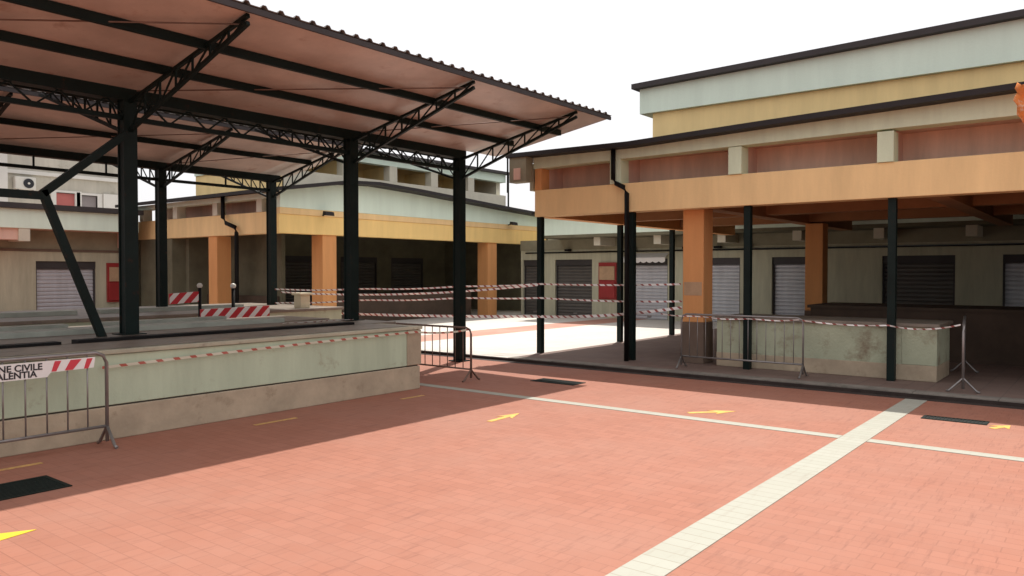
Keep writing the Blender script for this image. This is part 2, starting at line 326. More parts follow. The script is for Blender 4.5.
# drain grates
def drain(x0, x1, y0, y1, label, along='Y'):
    t = thing('drain_grate', ((x0 + x1) / 2, (y0 + y1) / 2, 0), label, 'drain grate', 'drain grates in the paving')
    f = MB(); w_ = 0.035
    f.box(x0, x1, y0, y0 + w_, -0.02, 0.008); f.box(x0, x1, y1 - w_, y1, -0.02, 0.008); f.box(x0, x0 + w_, y0 + w_, y1 - w_, -0.02, 0.008); f.box(x1 - w_, x1, y0 + w_, y1 - w_, -0.02, 0.008)
    f.build('frame', M['grate'], t)
    MB().box(x0 + w_, x1 - w_, y0 + w_, y1 - w_, -0.01, 0.002).build('pit', M['pit'], t)
    g = MB(); q = y0 + w_ + 0.02
    while q < y1 - w_ - 0.02: g.box(x0 + w_, x1 - w_, q, q + 0.018, -0.005, 0.006); q += 0.038
    g.build('bars', M['grate'], t)
drain(2.02, 2.66, 6.52, 7.02, 'large dark green grate in the shaded paving by the left edge of the photo')
drain(9.66, 10.02, 6.42, 7.22, 'dark drain grate at the corner of the shadows near the counter end')
drain(9.98, 10.22, 1.14, 1.80, 'dark drain grate by the right kerb beside the wide pale stripe')

# ------------------------------------------------------------------ market canopies (butterfly roofs on steel posts)
def canopy(yc, posts, x0, x1f, x1r, label, floor_z, brace_at=None, zig=True):
    t = thing('market_canopy', ((x0 + x1f) / 2, yc, 0), label, 'canopy', 'steel butterfly canopies over the stalls')
    SL = 0.17; HV = 3.98; W = 2.70
    def zr(dy): return HV + SL * abs(dy)
    mat = M['steel']
    # roof wings: flat lining below, trapezoid ribs above
    x1e = x1f
    for sgn, xe in ((-1, x1f - 0.85), (1, x1r)):
        ya, yb = yc + sgn * 0.10, yc + sgn * W
        za, zb = zr(0.10), zr(W)
        mb = MB(); q = x0
        mb.prism([(x0, ya, za), (xe, ya, za), (xe, yb, zb), (x0, yb, zb)], (0, 0, 0.035)); mb.build('roof_lining', M['panel_under'], t)
        if sgn < 0: MB().prism([(xe + 0.002, ya, za), (x1e, ya, za), (x1e, yb, zb), (xe + 0.002, yb, zb)], (0, 0, 0.033)).build('bounce_lit_end', M['panel_bounce_lit'], t); xe = x1e  # end strip of the lining, painted paler as if lit by bounce
        top = MB(); prof = []; x = x0
        while x < xe - 0.22:
            prof += [(x, 0.036), (x + 0.12, 0.036), (x + 0.145, 0.070), (x + 0.185, 0.070), (x + 0.21, 0.036)]; x += 0.21
        prof += [(xe, 0.036), (xe, 0.040)]
        up_ = []
        for px, pz in prof: up_.append((px, pz))
        ov = 0.04
        yo, zo = yc + sgn * (W + ov), zr(W + ov)
        A = [top.bm.verts.new((px, ya, za + pz)) for px, pz in up_]; B = [top.bm.verts.new((px, yo, zo + pz)) for px, pz in up_]
        A2 = [top.bm.verts.new((px, ya, za + pz + 0.006)) for px, pz in up_]; B2 = [top.bm.verts.new((px, yo, zo + pz + 0.006)) for px, pz in up_]
        for i in range(len(A) - 1):
            top.bm.faces.new((A[i], A[i + 1], B[i + 1], B[i])); top.bm.faces.new((A2[i], B2[i], B2[i + 1], A2[i + 1])); top.bm.faces.new((B[i], B[i + 1], B2[i + 1], B2[i]))
        top.build('roof_sheet', M['sheet_top'], t)
        # edge flashing
        e = MB(); e.prism([(x0, yb - sgn * 0.002, zb - 0.03), (xe + 0.01, yb - sgn * 0.002, zb - 0.03), (xe + 0.01, yb - sgn * 0.002, zb + 0.032), (x0, yb - sgn * 0.002, zb + 0.032)], (0, sgn * 0.03, 0)); e.build('edge_flashing', M['roof_grey'], t)
        # purlins
        for dy in ((0.96, 1.82) if zig else (1.45,)):
            pe = xe - 0.02 if dy > 2 else xe - 0.28 * (2.62 - dy) / 0.8
            p = MB(); zz = zr(dy); p.box(x0, pe, yc + sgn * dy - 0.03, yc + sgn * dy + 0.03, zz - 0.10, zz - 0.004); p.build('purlin', mat, t)
        # diagonal tie rods under the lining
        ps = [p_ for p_ in posts]
        for a_, b_ in zip(ps, ps[1:]):
            MB().tube([(a_, yc + sgn * 0.25, zr(0.25) - 0.07), (b_, yc + sgn * 2.5, zr(2.5) - 0.07)], 0.009, 6).build('tie_rod', M['rusty'], t)
    # main beam with valley gutter and lattice
    MB().box(x0, x1r + 0.0, yc - 0.09, yc + 0.09, HV - 0.13, HV + 0.05).build('valley_gutter', mat, t)
    mb = MB(); zt, zb_ = HV - 0.19, HV - 0.34
    mb.box(x0, x1r, yc - 0.03, yc + 0.03, zb_ - 0.03, zb_ + 0.03)
    x = x0; i = 0
    while not zig and x < x1r - 0.2: mb.box(x, x + 0.03, yc - 0.015, yc + 0.015, zb_ + 0.03, HV - 0.132); x += 1.31
    while zig and x < x1r - 0.27:
        mb.bar((x, yc, zb_ if i % 2 else HV - 0.12), (x + 0.27, yc, HV - 0.12 if i % 2 else zb_), 0.02, 0.02); x += 0.27; i += 1
    mb.build('lattice_beam', mat, t)
    for px in posts:
        h = 0.085; z0 = floor_z(px)
        p = MB(); p.box(px - h, px + h, yc - h, yc - h + 0.02, z0, HV - 0.13); p.box(px - h, px + h, yc + h - 0.02, yc + h, z0, HV - 0.13); p.box(px - h * 0.82, px + h * 0.82, yc - h + 0.02, yc + h - 0.02, z0, HV - 0.13)
        po = p.build('post', mat, t)
        MB().box(px - 0.15, px + 0.15, yc - 0.15, yc + 0.15, z0, z0 + 0.02).build('base_plate', mat, po)
        for sgn in (-1, 1):
            tr = MB(); c_ = 0.042
            P0 = Vector((px, yc + sgn * 0.09, HV - 0.50)); P1 = Vector((px, yc + sgn * 2.66, zr(2.66) - 0.115)); Q0 = Vector((px, yc + sgn * 0.09, HV - 0.14)); Q1 = Vector((px, yc + sgn * 2.66, zr(2.66) - 0.035))
            tr.bar(P0, P1, c_, c_); tr.bar(Q0, Q1, c_, c_); n = 7
            for i in range(n):
                a0, a1 = i / n, (i + 1) / n
                tr.bar(Q0.lerp(Q1, a0), P0.lerp(P1, a0), 0.022, 0.022) if i else None
                tr.bar(P0.lerp(P1, a0), Q0.lerp(Q1, a1), 0.018, 0.018)
            tr.build('bracket_truss', mat, t)
    if brace_at:
        b = MB(); b.bar((4.66, yc - 0.12, 3.42), (3.70, yc - 0.12, 2.60), 0.085, 0.085); b.bar((3.70, yc - 0.12, 2.64), (4.36, yc - 0.12, 0.88), 0.085, 0.085); b.bar((x0 + 1.5, yc - 0.12, 2.58), (3.72, yc - 0.12, 2.58), 0.08, 0.09)
        b.build('brace', mat, t)
    return t
canopy(9.9, [1.1, 4.74, 8.36, 11.0], -2.0, 12.0, 11.1, 'nearer dark green steel canopy with pink lining above the green counter',
       lambda x: 0.90 if x < 9 else 0.0, brace_at=True)
canopy(15.9, [1.1, 4.6, 8.3, 11.0], -2.0, 11.45, 11.2, 'farther dark green steel canopy behind the first one, above the second counter',
       lambda x: 0.90, zig=False)

# ------------------------------------------------------------------ stall counters
t = thing('market_counter', (3.0, 10.0, 0), 'long low market counter with chipped green front and stone plinth under the canopy', 'counter')
MB().box(-2.5, 8.06, 8.03, 9.0, 0, 0.335).build('plinth', M['counter_stone'], t, 0.01)
MB().box(-2.5, 8.03, 8.05, 8.98, 0.335, 0.352).build('joint', M['groove'], t)
g = MB(); g.box(-2.5, 7.80, 8.035, 8.98, 0.352, 0.862); g.build('green_panel', M['counter_green'], t, 0.006)
MB().box(7.80, 8.08, 8.02, 8.98, 0.352, 0.862).build('end_pier', M['counter_stone'], t, 0.012)
MB().box(-2.5, 8.10, 8.012, 8.93, 0.866, 0.912).build('slab', M['slab_edge'], t, 0.008)
MB().box(-2.5, 7.9, 8.10, 8.925, 0.914, 0.920).build('top_sheet', M['slab'], t)
c = MB(); c.box(-2.5, 3.55, 8.932, 9.10, 0.90, 0.95); c.box(3.72, 7.6, 8.932, 9.10, 0.90, 0.955); c.build('black_channel', M['steel_black'], t)
MB().box(-2.5, 8.55, 9.10, 12.1, 0, 0.86).build('core_wall', M['counter_stone'], t)
MB().box(-2.5, 8.6, 9.102, 10.35, 0.862, 0.91).build('rear_slab', M['slab'], t, 0.006)
MB().box(-2.5, 7.4, 10.36, 10.75, 0.862, 0.975).build('ledge', M['slab_light'], t, 0.008)
MB().box(-2.5, 8.6, 10.76, 12.15, 0.862, 0.90).build('rear_slab', M['slab'], t, 0.006)
b = MB()
for x0, x1 in ((-2.2, 2.0), (2.3, 4.6), (5.0, 7.0)): b.box(x0, x1, 11.35, 11.55, 0.90, 0.985)
b.build('raised_edge', M['slab_light'], t, 0.006)
t = thing('market_counter', (4.0, 15.7, 0), 'second low market counter behind, under the farther canopy', 'counter')
MB().box(-2.5, 11.3, 13.7, 17.4, 0, 0.34).build('plinth', M['counter_stone'], t)
MB().box(-2.5, 11.3, 13.72, 17.38, 0.34, 0.86).build('green_panel', M['counter_green'], t)
MB().box(-2.5, 11.35, 13.66, 17.44, 0.862, 0.92).build('slab', M['slab'], t, 0.006)
b = MB(); b.box(-2.5, 6.2, 14.9, 15.15, 0.92, 1.0); b.box(6.6, 9.6, 14.9, 15.15, 0.92, 1.0); b.build('raised_edge', M['slab_light'], t)

# ------------------------------------------------------------------ right pavilion
def gable_z(x, prof):
    for (a, za), (b, zb) in zip(prof, prof[1:]):
        if min(a, b) <= x <= max(a, b): return za + (zb - za) * (x - a) / (b - a)
    return prof[-1][1]
t = thing('market_pavilion', (17, 3, 0), 'orange and pale green open pavilion on the right with dark slim posts along its front', 'pavilion')
YL, YR = 9.30, -6.0; XB = 22.25
# front beam, side beam, inner beams
MB().box(12.6, 12.9, YR, YL, 2.81, 3.34).build('front_beam', M['beam'], t, 0.008)
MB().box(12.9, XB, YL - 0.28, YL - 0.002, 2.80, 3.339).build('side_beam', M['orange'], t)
b = MB()
for yb in (5.88, 2.2, -1.6): b.box(12.9, XB, yb - 0.15, yb + 0.15, 2.83, 3.30)
for xb in (15.9, 18.7):
    prev = YL - 0.28
    for yb in (5.88, 2.2, -1.6, YR - 0.15): b.box(xb - 0.14, xb + 0.14, yb + 0.15, prev, 2.87, 3.30); prev = yb - 0.15
b.build('ceiling_beam', M['beam_shaded'], t)
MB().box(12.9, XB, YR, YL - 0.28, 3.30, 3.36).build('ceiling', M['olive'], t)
MB().box(13.4, 22.2, 0.3, 0.5, FL, 3.30).build('added_light_blocker', M['olive'], t)  # unseen wall added to block light from the right
# columns
for cx_, cy_ in ((13.13, 6.02), (18.7, 5.60), (13.13, -1.6)):
    h = 0.20
    co = MB().box(cx_ - h, cx_ + h, cy_ - h, cy_ + h, 0.80, 2.83).build('column', M['orange'], t, 0.012)
    MB().box(cx_ - h - 0.006, cx_ + h + 0.006, cy_ - h - 0.006, cy_ + h + 0.006, FL, 0.80).build('dado', M['dado'], co, 0.01)
    if abs(cx_ - 13.13) < 0.01 and cy_ > 0: MB().box(cx_ - h - 0.004, cx_ - h, cy_ - h + 0.03, cy_ + h - 0.03, 1.28, 1.52).build('glued_notice', M['old_paper'], co)
# piers, openings, fascia (gable profile along Y)
prof = [(9.80, 4.00), (7.0, 3.965), (4.45, 4.045), (1.0, 4.135), (-1.2, 4.16), (-6.2, 4.0)]
for yp in (7.42, 5.11, 2.78, 0.45, -1.9, -4.2):
    MB().box(12.57, 12.88, yp - 0.115, yp + 0.115, 3.342, 3.80).build('pier', M['green_low'], t, 0.006)
MB().box(12.605, 12.88, YL - 0.16, YL - 0.002, 3.342, 3.78).build('end_pier', M['orange'], t)
f = MB(); pts = [(12.56, YL, 3.77), (12.56, 7.3, 3.79), (12.56, 2.8, 3.83), (12.56, YR, 3.83)] + [(12.56, y_, gable_z(y_, prof) - 0.002) for y_ in (YR, -1.2, 1.0, 4.3, 7.0, YL)]
f.prism(pts, (0.30, 0, 0)); f.build('fascia', M['green_low'], t)
MB().box(13.38, 13.48, YR, YL - 0.002, 3.362, 3.86).build('recess_wall', M['brown_plaster'], t)
for yp in (YL - 0.08, 7.42, 5.11, 2.78, 0.45, -1.9): MB().box(12.882, 13.378, yp - 0.075, yp + 0.075, 3.362, 3.858).build('recess_side', M['salmon'], t)
MB().box(12.9, 13.38, YR, YL - 0.0, 3.8605, 3.885).build('recess_top', M['salmon'], t)
# side eave panel beyond the beam end
e = MB(); wall_with_holes(e, 'Y', 9.36, 9.44, 12.62, XB, 3.342, 3.885, [(x_, x_ + 1.9, 3.45, 3.74) for x_ in (13.0, 15.2, 17.4, 19.6)]); e.build('side_fascia', M['green_dull'], t)
MB().box(12.33, 12.56, YL + 0.02, 9.74, 3.50, 3.998).build('eave_end', M['frieze'], t)
MB().box(12.315, 12.328, 9.45, 9.62, 3.55, 3.78).build('eave_patch', M['salmon'], t)
rf = MB(); pr_ = prof + [(p, z + 0.085) for p, z in reversed(prof)]
rf.prism([(12.28, p, z) for p, z in pr_], (XB + 0.3 - 12.28, 0, 0)); roof = rf.build('roof', M['roof_edge'], t)
# upper storey set back
MB().box(14.0, 20.5, YR, 7.40, 4.0, 4.87).build('upper_wall', M['yellow'], t)
uf = MB(); uf.prism([(13.9, 7.64, 4.872), (13.9, YR, 4.872), (13.9, YR, 5.408), (13.9, 1.2, 5.488), (13.9, 7.64, 5.36)], (7.0, 0, 0)); uf.build('upper_fascia', M['green'], t)
ur = MB(); up = [(7.75, 5.36), (1.2, 5.49), (-6.2, 5.41)]
ur.prism([(13.75, p, z) for p, z in up] + [(13.75, p, z + 0.10) for p, z in reversed(up)], (7.6, 0, 0)); ur.build('upper_roof', M['roof_grey'], t)
# slim posts
for px, py in ((12.72, 9.30), (12.72, 7.14), (12.72, 4.93), (12.72, 2.70), (12.72, 0.5), (15.9, 9.26), (18.5, 9.2)):
    h = 0.055; zt = 2.808 if px < 13 else 2.798
    yy = min(py, YL - 0.06)
    MB().box(px - h, px + h, yy - h, yy + h, FL, zt).build('post', M['steel'], t)
d = MB(); d.tube([(12.50, 7.42, 3.97), (12.50, 7.42, 3.42), (12.50, 7.36, 3.34), (12.50, 7.20, 3.26), (12.50, 7.13, 3.14), (12.50, 7.13, FL)], 0.045, 10)
d.build('downpipe', M['steel_black'], t)
d = MB(); d.tube([(12.30, 9.76, 4.0), (12.30, 9.76, 3.30)], 0.018, 8); d.build('thin_pipe', M['steel_black'], t)

# counters inside the right pavilion
t = thing('stall_counter', (13.4, 3.8, FL), 'peeling pale green counter with stone plinth under the right pavilion', 'counter')
MB().box(12.90, 14.0, 2.12, 5.56, FL, 0.30).build('plinth', M['counter_stone'], t, 0.01)
MB().box(12.905, 13.99, 2.60, 5.55, 0.30, 0.87).build('green_panel', M['counter_peel'], t)
MB().box(12.90, 13.995, 2.12, 2.60, 0.30, 0.87).build('end_pier', M['counter_peel'], t, 0.008)
MB().box(12.86, 14.06, 2.08, 5.58, 0.872, 0.925).build('slab', M['slab'], t, 0.008)
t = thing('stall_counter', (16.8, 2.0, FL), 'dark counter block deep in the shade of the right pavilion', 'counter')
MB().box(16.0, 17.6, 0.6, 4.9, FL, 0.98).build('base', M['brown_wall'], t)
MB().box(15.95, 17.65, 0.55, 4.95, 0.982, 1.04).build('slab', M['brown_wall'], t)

# ------------------------------------------------------------------ far row of shops (X = 23.9)
XS = 23.9
t = thing('shop_row', (XS + 1, 8, 0), 'low row of shops with grey roller shutters across the court behind the right pavilion', 'shops')
ops = [(18.2, 17.25), (16.69, 15.06), (13.57, 12.05), (10.85, 9.52), (8.5, 7.08), (5.34, 3.51), (2.42, 0.7), (-0.6, -2.4), (-3.6, -5.4)]
wl = MB(); wall_with_holes(wl, 'X', XS, XS + 0.25, -10, 18.3, FL, 2.86, [(b_, a_, FL, 2.16) for a_, b_ in ops]); wl.build('wall', M['shop_wall'], t)
for i, (a_, b_) in enumerate(ops): shutter(t, 'X', XS + 0.16, b_, a_, FL, 2.16, M['shutter'] if i in (2, 3, 4, 6) else M['shutter_dark'], 0.22)
ol = MB(); ol.box(XS - 0.04, XS, -10, 18.3, 2.52, 2.90); ol.build('frieze', M['frieze'], t)
MB().box(22.62, XS + 0.3, -10, 16.5, 2.905, 3.0).build('overhang', M['olive'], t)
MB().box(22.6, 22.82, -10, 16.55, 3.002, 3.75).build('fascia', M['green'], t, 0.01)
MB().box(22.3, XS + 6, -10, 16.6, 3.752, 3.86).build('roof', M['roof_edge'], t)
MB().box(XS + 0.252, XS + 6, -10, 17.2, FL, 3.75).build('body', M['cream'], t)
c = MB().tube([(XS - 0.10, -9, 2.42), (XS - 0.10, 18.0, 2.42)], 0.028, 8).build('conduit', M['steel_black'], t)
for y_ in (14.2, 11.9, 9.7, 7.4, 5.2, 3.0): MB().box(22.85, 23.86, y_ - 0.13, y_ + 0.13, 2.62, 2.903).build('corbel', M['cream'], t)
for y_ in (16.0, 13.3, 11.3, 10.2, 9.2):
    MB().box(XS - 0.24, XS - 0.09, y_ - 0.11, y_ + 0.11, 2.46, 2.54).build('strip_lamp', M['steel_black'], t)
a = MB(); prof_a = 14; y0, y1 = 12.0, 13.62
vs = []
for i in range(29):
    yy = y0 + (y1 - y0) * i / 28; z_ = 2.06 - 0.05 * abs(math.sin(i * math.pi / 4)); vs.append((XS - 0.30, yy, z_))
a.prism(vs + [(XS - 0.30, y1, 2.18), (XS - 0.30, y0, 2.18)], (0.012, 0, 0)); a.prism([(XS - 0.30, y0, 2.182), (XS - 0.001, y0, 2.34), (XS - 0.001, y1, 2.34), (XS - 0.30, y1, 2.182)], (0, 0, 0.012))
solo('shop_awning', a, M['white'], 'small scalloped white awning above a grey shutter across the court', 'awning')

def cabinet(x, y, z0, z1, wd, axis, label, name='hose_cabinet'):
    t = thing(name, (x, y, z0), label, 'cabinet')
    def bx(d0, d1, u0, u1, a, b): return MB().box(x + d0, x + d1, y + u0, y + u1, a, b) if axis == 'X' else MB().box(x + u0, x + u1, y + d0, y + d1, a, b)
    h = wd / 2
    bx(-0.10, 0, -h, h, z0, z1).build('back_plate', M['red'], t)
    bx(-0.13, -0.102, -h + 0.05, h - 0.05, z0 + (z1 - z0) * 0.53, z1 - 0.14).build('notice', M['old_paper'], t)
    bx(-0.15, -0.102, -h + 0.03, h - 0.03, z0 + 0.06, z0 + (z1 - z0) * 0.48).build('cabinet_door', M['red'], t, 0.01)
cabinet(23.895, 14.36, 0.72, 2.04, 0.72, 'X', 'red cabinet with a pale notice above it on the court wall between two shutters')
cabinet(12.15, 26.49, 0.70, 2.0, 0.42, 'Y', 'narrow dark red cabinet on the far left wall beside a shutter')

# ------------------------------------------------------------------ left pavilion across the court
t = thing('market_pavilion', (19, 22, 0), 'yellow and pale green pavilion behind the canopies with a low gable roof', 'pavilion')
X0, X1, Y0, Y1 = 13.07, 26.0, 18.54, 26.6
MB().box(X0, X1, Y0, Y0 + 0.3, 2.80, 3.34).build('front_beam', M['beam_yellow'], t, 0.008)
MB().box(X0 - 0.0, X1, Y0 - 0.035, Y0 + 0.26, 3.342, 3.52).build('front_ledge', M['beam'], t, 0.006)
MB().box(X0, X0 + 0.3, Y0 + 0.302, Y1, 2.80, 3.42).build('side_beam', M['beam'], t, 0.008)
MB().box(X0 + 0.3, X1, Y0 + 0.3, Y1, 3.30, 3.36).build('ceiling', M['olive'], t)
prof2 = [(12.55, 3.90), (15.1, 4.31), (16.3, 4.37), (18.1, 4.30), (23.0, 4.02), (26.3, 3.86)]
f = MB(); f.prism([(X0, Y0 - 0.05, 3.522), (X1, Y0 - 0.05, 3.522)] + [(x_, Y0 - 0.05, gable_z(x_, prof2) - 0.002) for x_ in (X1, 23.0, 18.1, 16.3, 15.1, X0)], (0, 0.30, 0)); f.build('fascia', M['green'], t)
for yp in (26.3, 24.1, 21.75, 19.45): MB().box(X0 - 0.03, X0 + 0.28, yp - 0.13, yp + 0.13, 3.422, 3.90).build('pier', M['cream'], t)
MB().box(X0 - 0.04, X0 + 0.28, Y0 + 0.255, Y1, 3.80, 3.952).build('side_fascia', M['green'], t)
MB().box(X0 + 0.9, X0 + 1.0, Y0 + 0.255, Y1, 3.362, 3.96).build('recess_wall', M['salmon'], t)
rf = MB(); rf.prism([(x_, 17.95, z_) for x_, z_ in prof2] + [(x_, 17.95, z_ + 0.10) for x_, z_ in reversed(prof2)], (0, 9.2, 0)); rf.build('roof', M['roof_edge'], t)
for cx_, cy_ in ((14.88, 18.86), (22.52, 18.86), (13.35, 22.0), (18.5, 18.95)):
    h = 0.26 if cy_ < 19 and cx_ != 18.5 else 0.24
    if cx_ == 18.5: continue
    MB().box(cx_ - h, cx_ + h, cy_ - h, cy_ + h, FL, 2.80).build('column', M['orange'], t, 0.012)
# inside: low brown walls and dark shutters at the back
MB().box(15.0, 22.1, 19.3, 19.5, FL, 0.95).build('low_wall', M['brown_wall'], t)
MB().box(14.2, 14.45, 20.5, 26.0, FL, 0.95).build('low_wall', M['brown_wall'], t)
MB().box(14.46, 14.6, 20.4, 24.19, FL, 3.30).build('inner_wall', M['olive'], t)
MB().box(13.1, 14.6, 24.405, 26.5, FL, 3.30).build('inner_wall', M['olive'], t)
bw = MB(); wall_with_holes(bw, 'Y', 24.2, 24.4, X0 + 0.5, X1, FL, 3.30, [(x_, x_ + 1.9, FL, 2.3) for x_ in (14.5, 17.2, 19.9, 22.6)]); bw.build('back_wall', M['olive'], t)
for x_ in (14.5, 17.2, 19.9, 22.6): shutter(t, 'Y', 24.3, x_, x_ + 1.9, FL, 2.3, M['shutter_dark'], 0.22)
e = MB(); e.box(X1 - 0.1, X1 + 0.1, Y0, Y1, FL, 3.85); e.build('end_wall', M['olive'], t)
cn = MB(); cn.tube([(15.6, 18.47, 2.76), (15.6, 18.47, FL)], 0.02, 6); cn.tube([(21.0, 18.7, 2.80), (21.0, 18.7, FL)], 0.03, 6); cn.build('conduit', M['galv'], t)
d = MB(); d.tube([(12.93, 21.13, 4.0), (12.93, 21.13, 3.32), (12.93, 20.95, 3.15), (12.93, 20.5, 3.02), (12.93, 20.42, 2.85), (12.93, 20.42, FL)], 0.06, 10); d.build('downpipe', M['steel_black'], t)
# upper storey
u0, u1, uy = 14.4, 24.95, 19.9
up_ = MB(); up_.box(u0, u0 + 0.25, uy + 0.3, 25.2, 4.0, 5.0); up_.build('upper_side_wall', M['yellow'], t)
MB().box(u0 - 0.05, u0 + 0.25, uy + 0.3, 25.2, 5.002, 5.36).build('upper_side_fascia', M['green'], t)
MB().box(u0, u1, uy, uy + 0.3, 5.362, 5.68).build('upper_fascia', M['green'], t)
MB().box(u0 - 0.25, u1 + 0.12, uy - 0.2, 25.5, 5.682, 5.78).build('upper_roof', M['roof_grey'], t)
MB().box(u0, u1, uy, uy + 0.3, 4.0, 4.83).build('upper_parapet', M['cream'], t)
x_ = 16.65
for k_ in range(4):
    MB().box(x_ - 0.18, x_ + 0.18, uy, uy + 0.3, 4.832, 5.36).build('upper_pier', M['cream'], t); x_ += 2.05
MB().box(u0 + 0.25, u1, uy + 1.5, uy + 1.6, 4.0, 5.68).build('upper_recess_wall', M['yellow'], t)
x_ = 16.55
for k_ in range(4): MB().box(x_ + 0.03, x_ + 0.24, uy + 0.302, uy + 1.498, 4.84, 5.36).build('upper_recess_side', M['yellow'], t); x_ += 2.05
MB().box(u1 - 0.25, u1, uy + 0.302, 25.2, 4.0, 5.68).build('upper_end_wall', M['cream'], t)
MB().tube([(25.0, 19.8, 5.7), (25.0, 19.8, 4.0)], 0.035, 8).build('upper_downpipe', M['steel_black'], t)

# little lamps on the yellow beam
def wall_lamp(x, z, label):
    t = thing('wall_lamp', (x, 18.48, z), label, 'lamp', 'small lamps on the yellow pavilion')
    MB().bar((x, 18.50, z), (x, 18.28, z + 0.05), 0.03, 0.03).build('arm', M['steel_black'], t)
    MB().prism([(x - 0.17, 18.16, z - 0.02), (x + 0.17, 18.16, z - 0.02), (x + 0.15, 18.16, z + 0.09), (x - 0.15, 18.16, z + 0.09)], (0, 0.14, 0.03)).build('housing', M['roof_edge'], t, 0.01)
wall_lamp(14.55, 3.36, 'small dark lamp on the yellow beam above its left corner column')
wall_lamp(23.35, 3.80 - 0.30, 'small dark lamp at the right end of the yellow beam')

# ------------------------------------------------------------------ far left row of shops (Y = 26.5)
t = thing('shop_row', (8, 27.5, 0), 'low pale row of shops with wide fascia behind the left end of the canopies', 'shops')
ops = [(0.5, 2.6), (3.4, 5.3), (6.1, 8.02), (9.82, 11.62)]
wl = MB(); wall_with_holes(wl, 'Y', 26.5, 26.75, -6, 12.9, 0, 2.34, [(a_, b_, 0, 2.04) for a_, b_ in ops]); wl.build('wall', M['shop_wall'], t)
for a_, b_ in ops: shutter(t, 'Y', 26.66, a_, b_, 0, 2.04, M['shutter'], 0.24)
MB().box(-6, 12.9, 26.46, 26.75, 2.342, 2.42).build('conduit', M['dado'], t)
MB().box(-6, 12.9, 26.5, 26.75, 2.422, 3.0).build('frieze', M['frieze'], t)
MB().box(-6, 12.6, 25.6, 25.85, 3.0, 3.58).build('fascia', M['green'], t, 0.01)
MB().box(-6, 12.7, 25.45, 32, 3.582, 3.74).build('roof', M['roof_grey'], t)
MB().box(-6, 12.55, 25.852, 26.5, 3.0, 3.08).build('overhang', M['salmon'], t)
MB().box(-6, 9.05, 25.7, 26.45, 2.66, 2.998).build('hanging_beam', M['salmon'], t)
MB().box(9.05, 9.35, 25.62, 26.45, 2.62, 2.998).build('beam_end', M['cream'], t)
MB().box(12.3, 12.58, 25.65, 26.45, 2.5, 3.55).build('corner_pier', M['salmon'], t)
MB().box(12.902, 16.0, 26.8, 27.0, 0, 3.2).build('end_wall', M['olive'], t)
MB().box(-6, 12.9, 26.752, 32, 0, 3.58).build('body', M['cream'], t)

# apartment house behind
t = thing('apartment_house', (11, 42, 0), 'stained pale apartment house with a red blind, far behind the left shops', 'house')
YA = 38.0
holes = [(13.2 + 1.75, 13.2 + 2.62, 3.9, 5.32), (15.98, 16.75, 3.9, 5.28), (9.5, 10.6, 3.9, 5.3), (6.5, 7.6, 3.9, 5.3)]
wl = MB(); wall_with_holes(wl, 'Y', YA, YA + 0.3, 2, 18.2, 0, 9.0, holes); wl.build('wall', M['apt'], t)
MB().box(2, 18.2, YA + 0.9, YA + 9, 0, 9.0).build('body', M['apt'], t)
for i, (a_, b_, z0, z1) in enumerate(sorted(holes)):
    fr = MB(); fr.box(a_ - 0.22, a_, YA - 0.04, YA + 0.1, z0, z1 + 0.1); fr.box(b_, b_ + 0.22, YA - 0.04, YA + 0.1, z0, z1 + 0.1); fr.box(a_, b_, YA - 0.035, YA + 0.095, z1, z1 + 0.1); fr.box(a_ - 0.25, b_ + 0.25, YA - 0.1, YA + 0.09, z0 - 0.08, z0)
    wn = fr.build('window', M['apt_white'], t)
    MB().box(a_, b_, YA + 0.15, YA + 0.2, z0, z1).build('pane', M['glass'], wn)
    MB().box(a_ + 0.02, b_ - 0.02, YA + 0.08, YA + 0.11, z0 + (0.72 if i == 2 else 0.0), z1 - 0.02).build('blind', M['blind_red'] if i == 2 else M['blind_grey'], wn)
MB().box(2, 18.25, YA - 0.12, YA + 0.3, 6.0, 6.16).build('string_course', M['apt_white'], t)
MB().box(12.3, 12.95, YA - 0.2, YA - 0.002, 3.7, 8.9).build('white_pilaster', M['apt_white'], t)
MB().box(17.0, 17.9, YA - 0.10, YA - 0.002, 3.7, 5.4).build('white_panel', M['apt_white'], t)
MB().box(1.9, 18.3, YA - 0.2, YA + 9.1, 9.0, 9.15).build('roof', M['roof_grey'], t)
t = thing('air_conditioner', (13.58, 37.8, 5.28), 'white air conditioner unit with round dark fan high on the apartment house', 'air conditioner')
MB().box(13.2, 14.02, 37.68, 37.97, 5.30, 5.86).build('casing', M['plastic'], t, 0.03)
fan = MB(); n = 20
fan.prism([(13.72 + 0.21 * math.cos(i * 2 * math.pi / n), 37.675, 5.58 + 0.21 * math.sin(i * 2 * math.pi / n)) for i in range(n)], (0, -0.02, 0)); fan.build('fan_opening', M['black'], t)
MB().tube([(13.72, 37.65, 5.58), (13.72, 37.63, 5.58)], 0.05, 10).build('fan_hub', M['plastic'], t)
b = MB(); b.box(13.3, 13.34, 37.66, 38.0, 5.22, 5.30); b.box(13.88, 13.92, 37.66, 38.0, 5.22, 5.30); b.build('bracket', M['galv'], t)

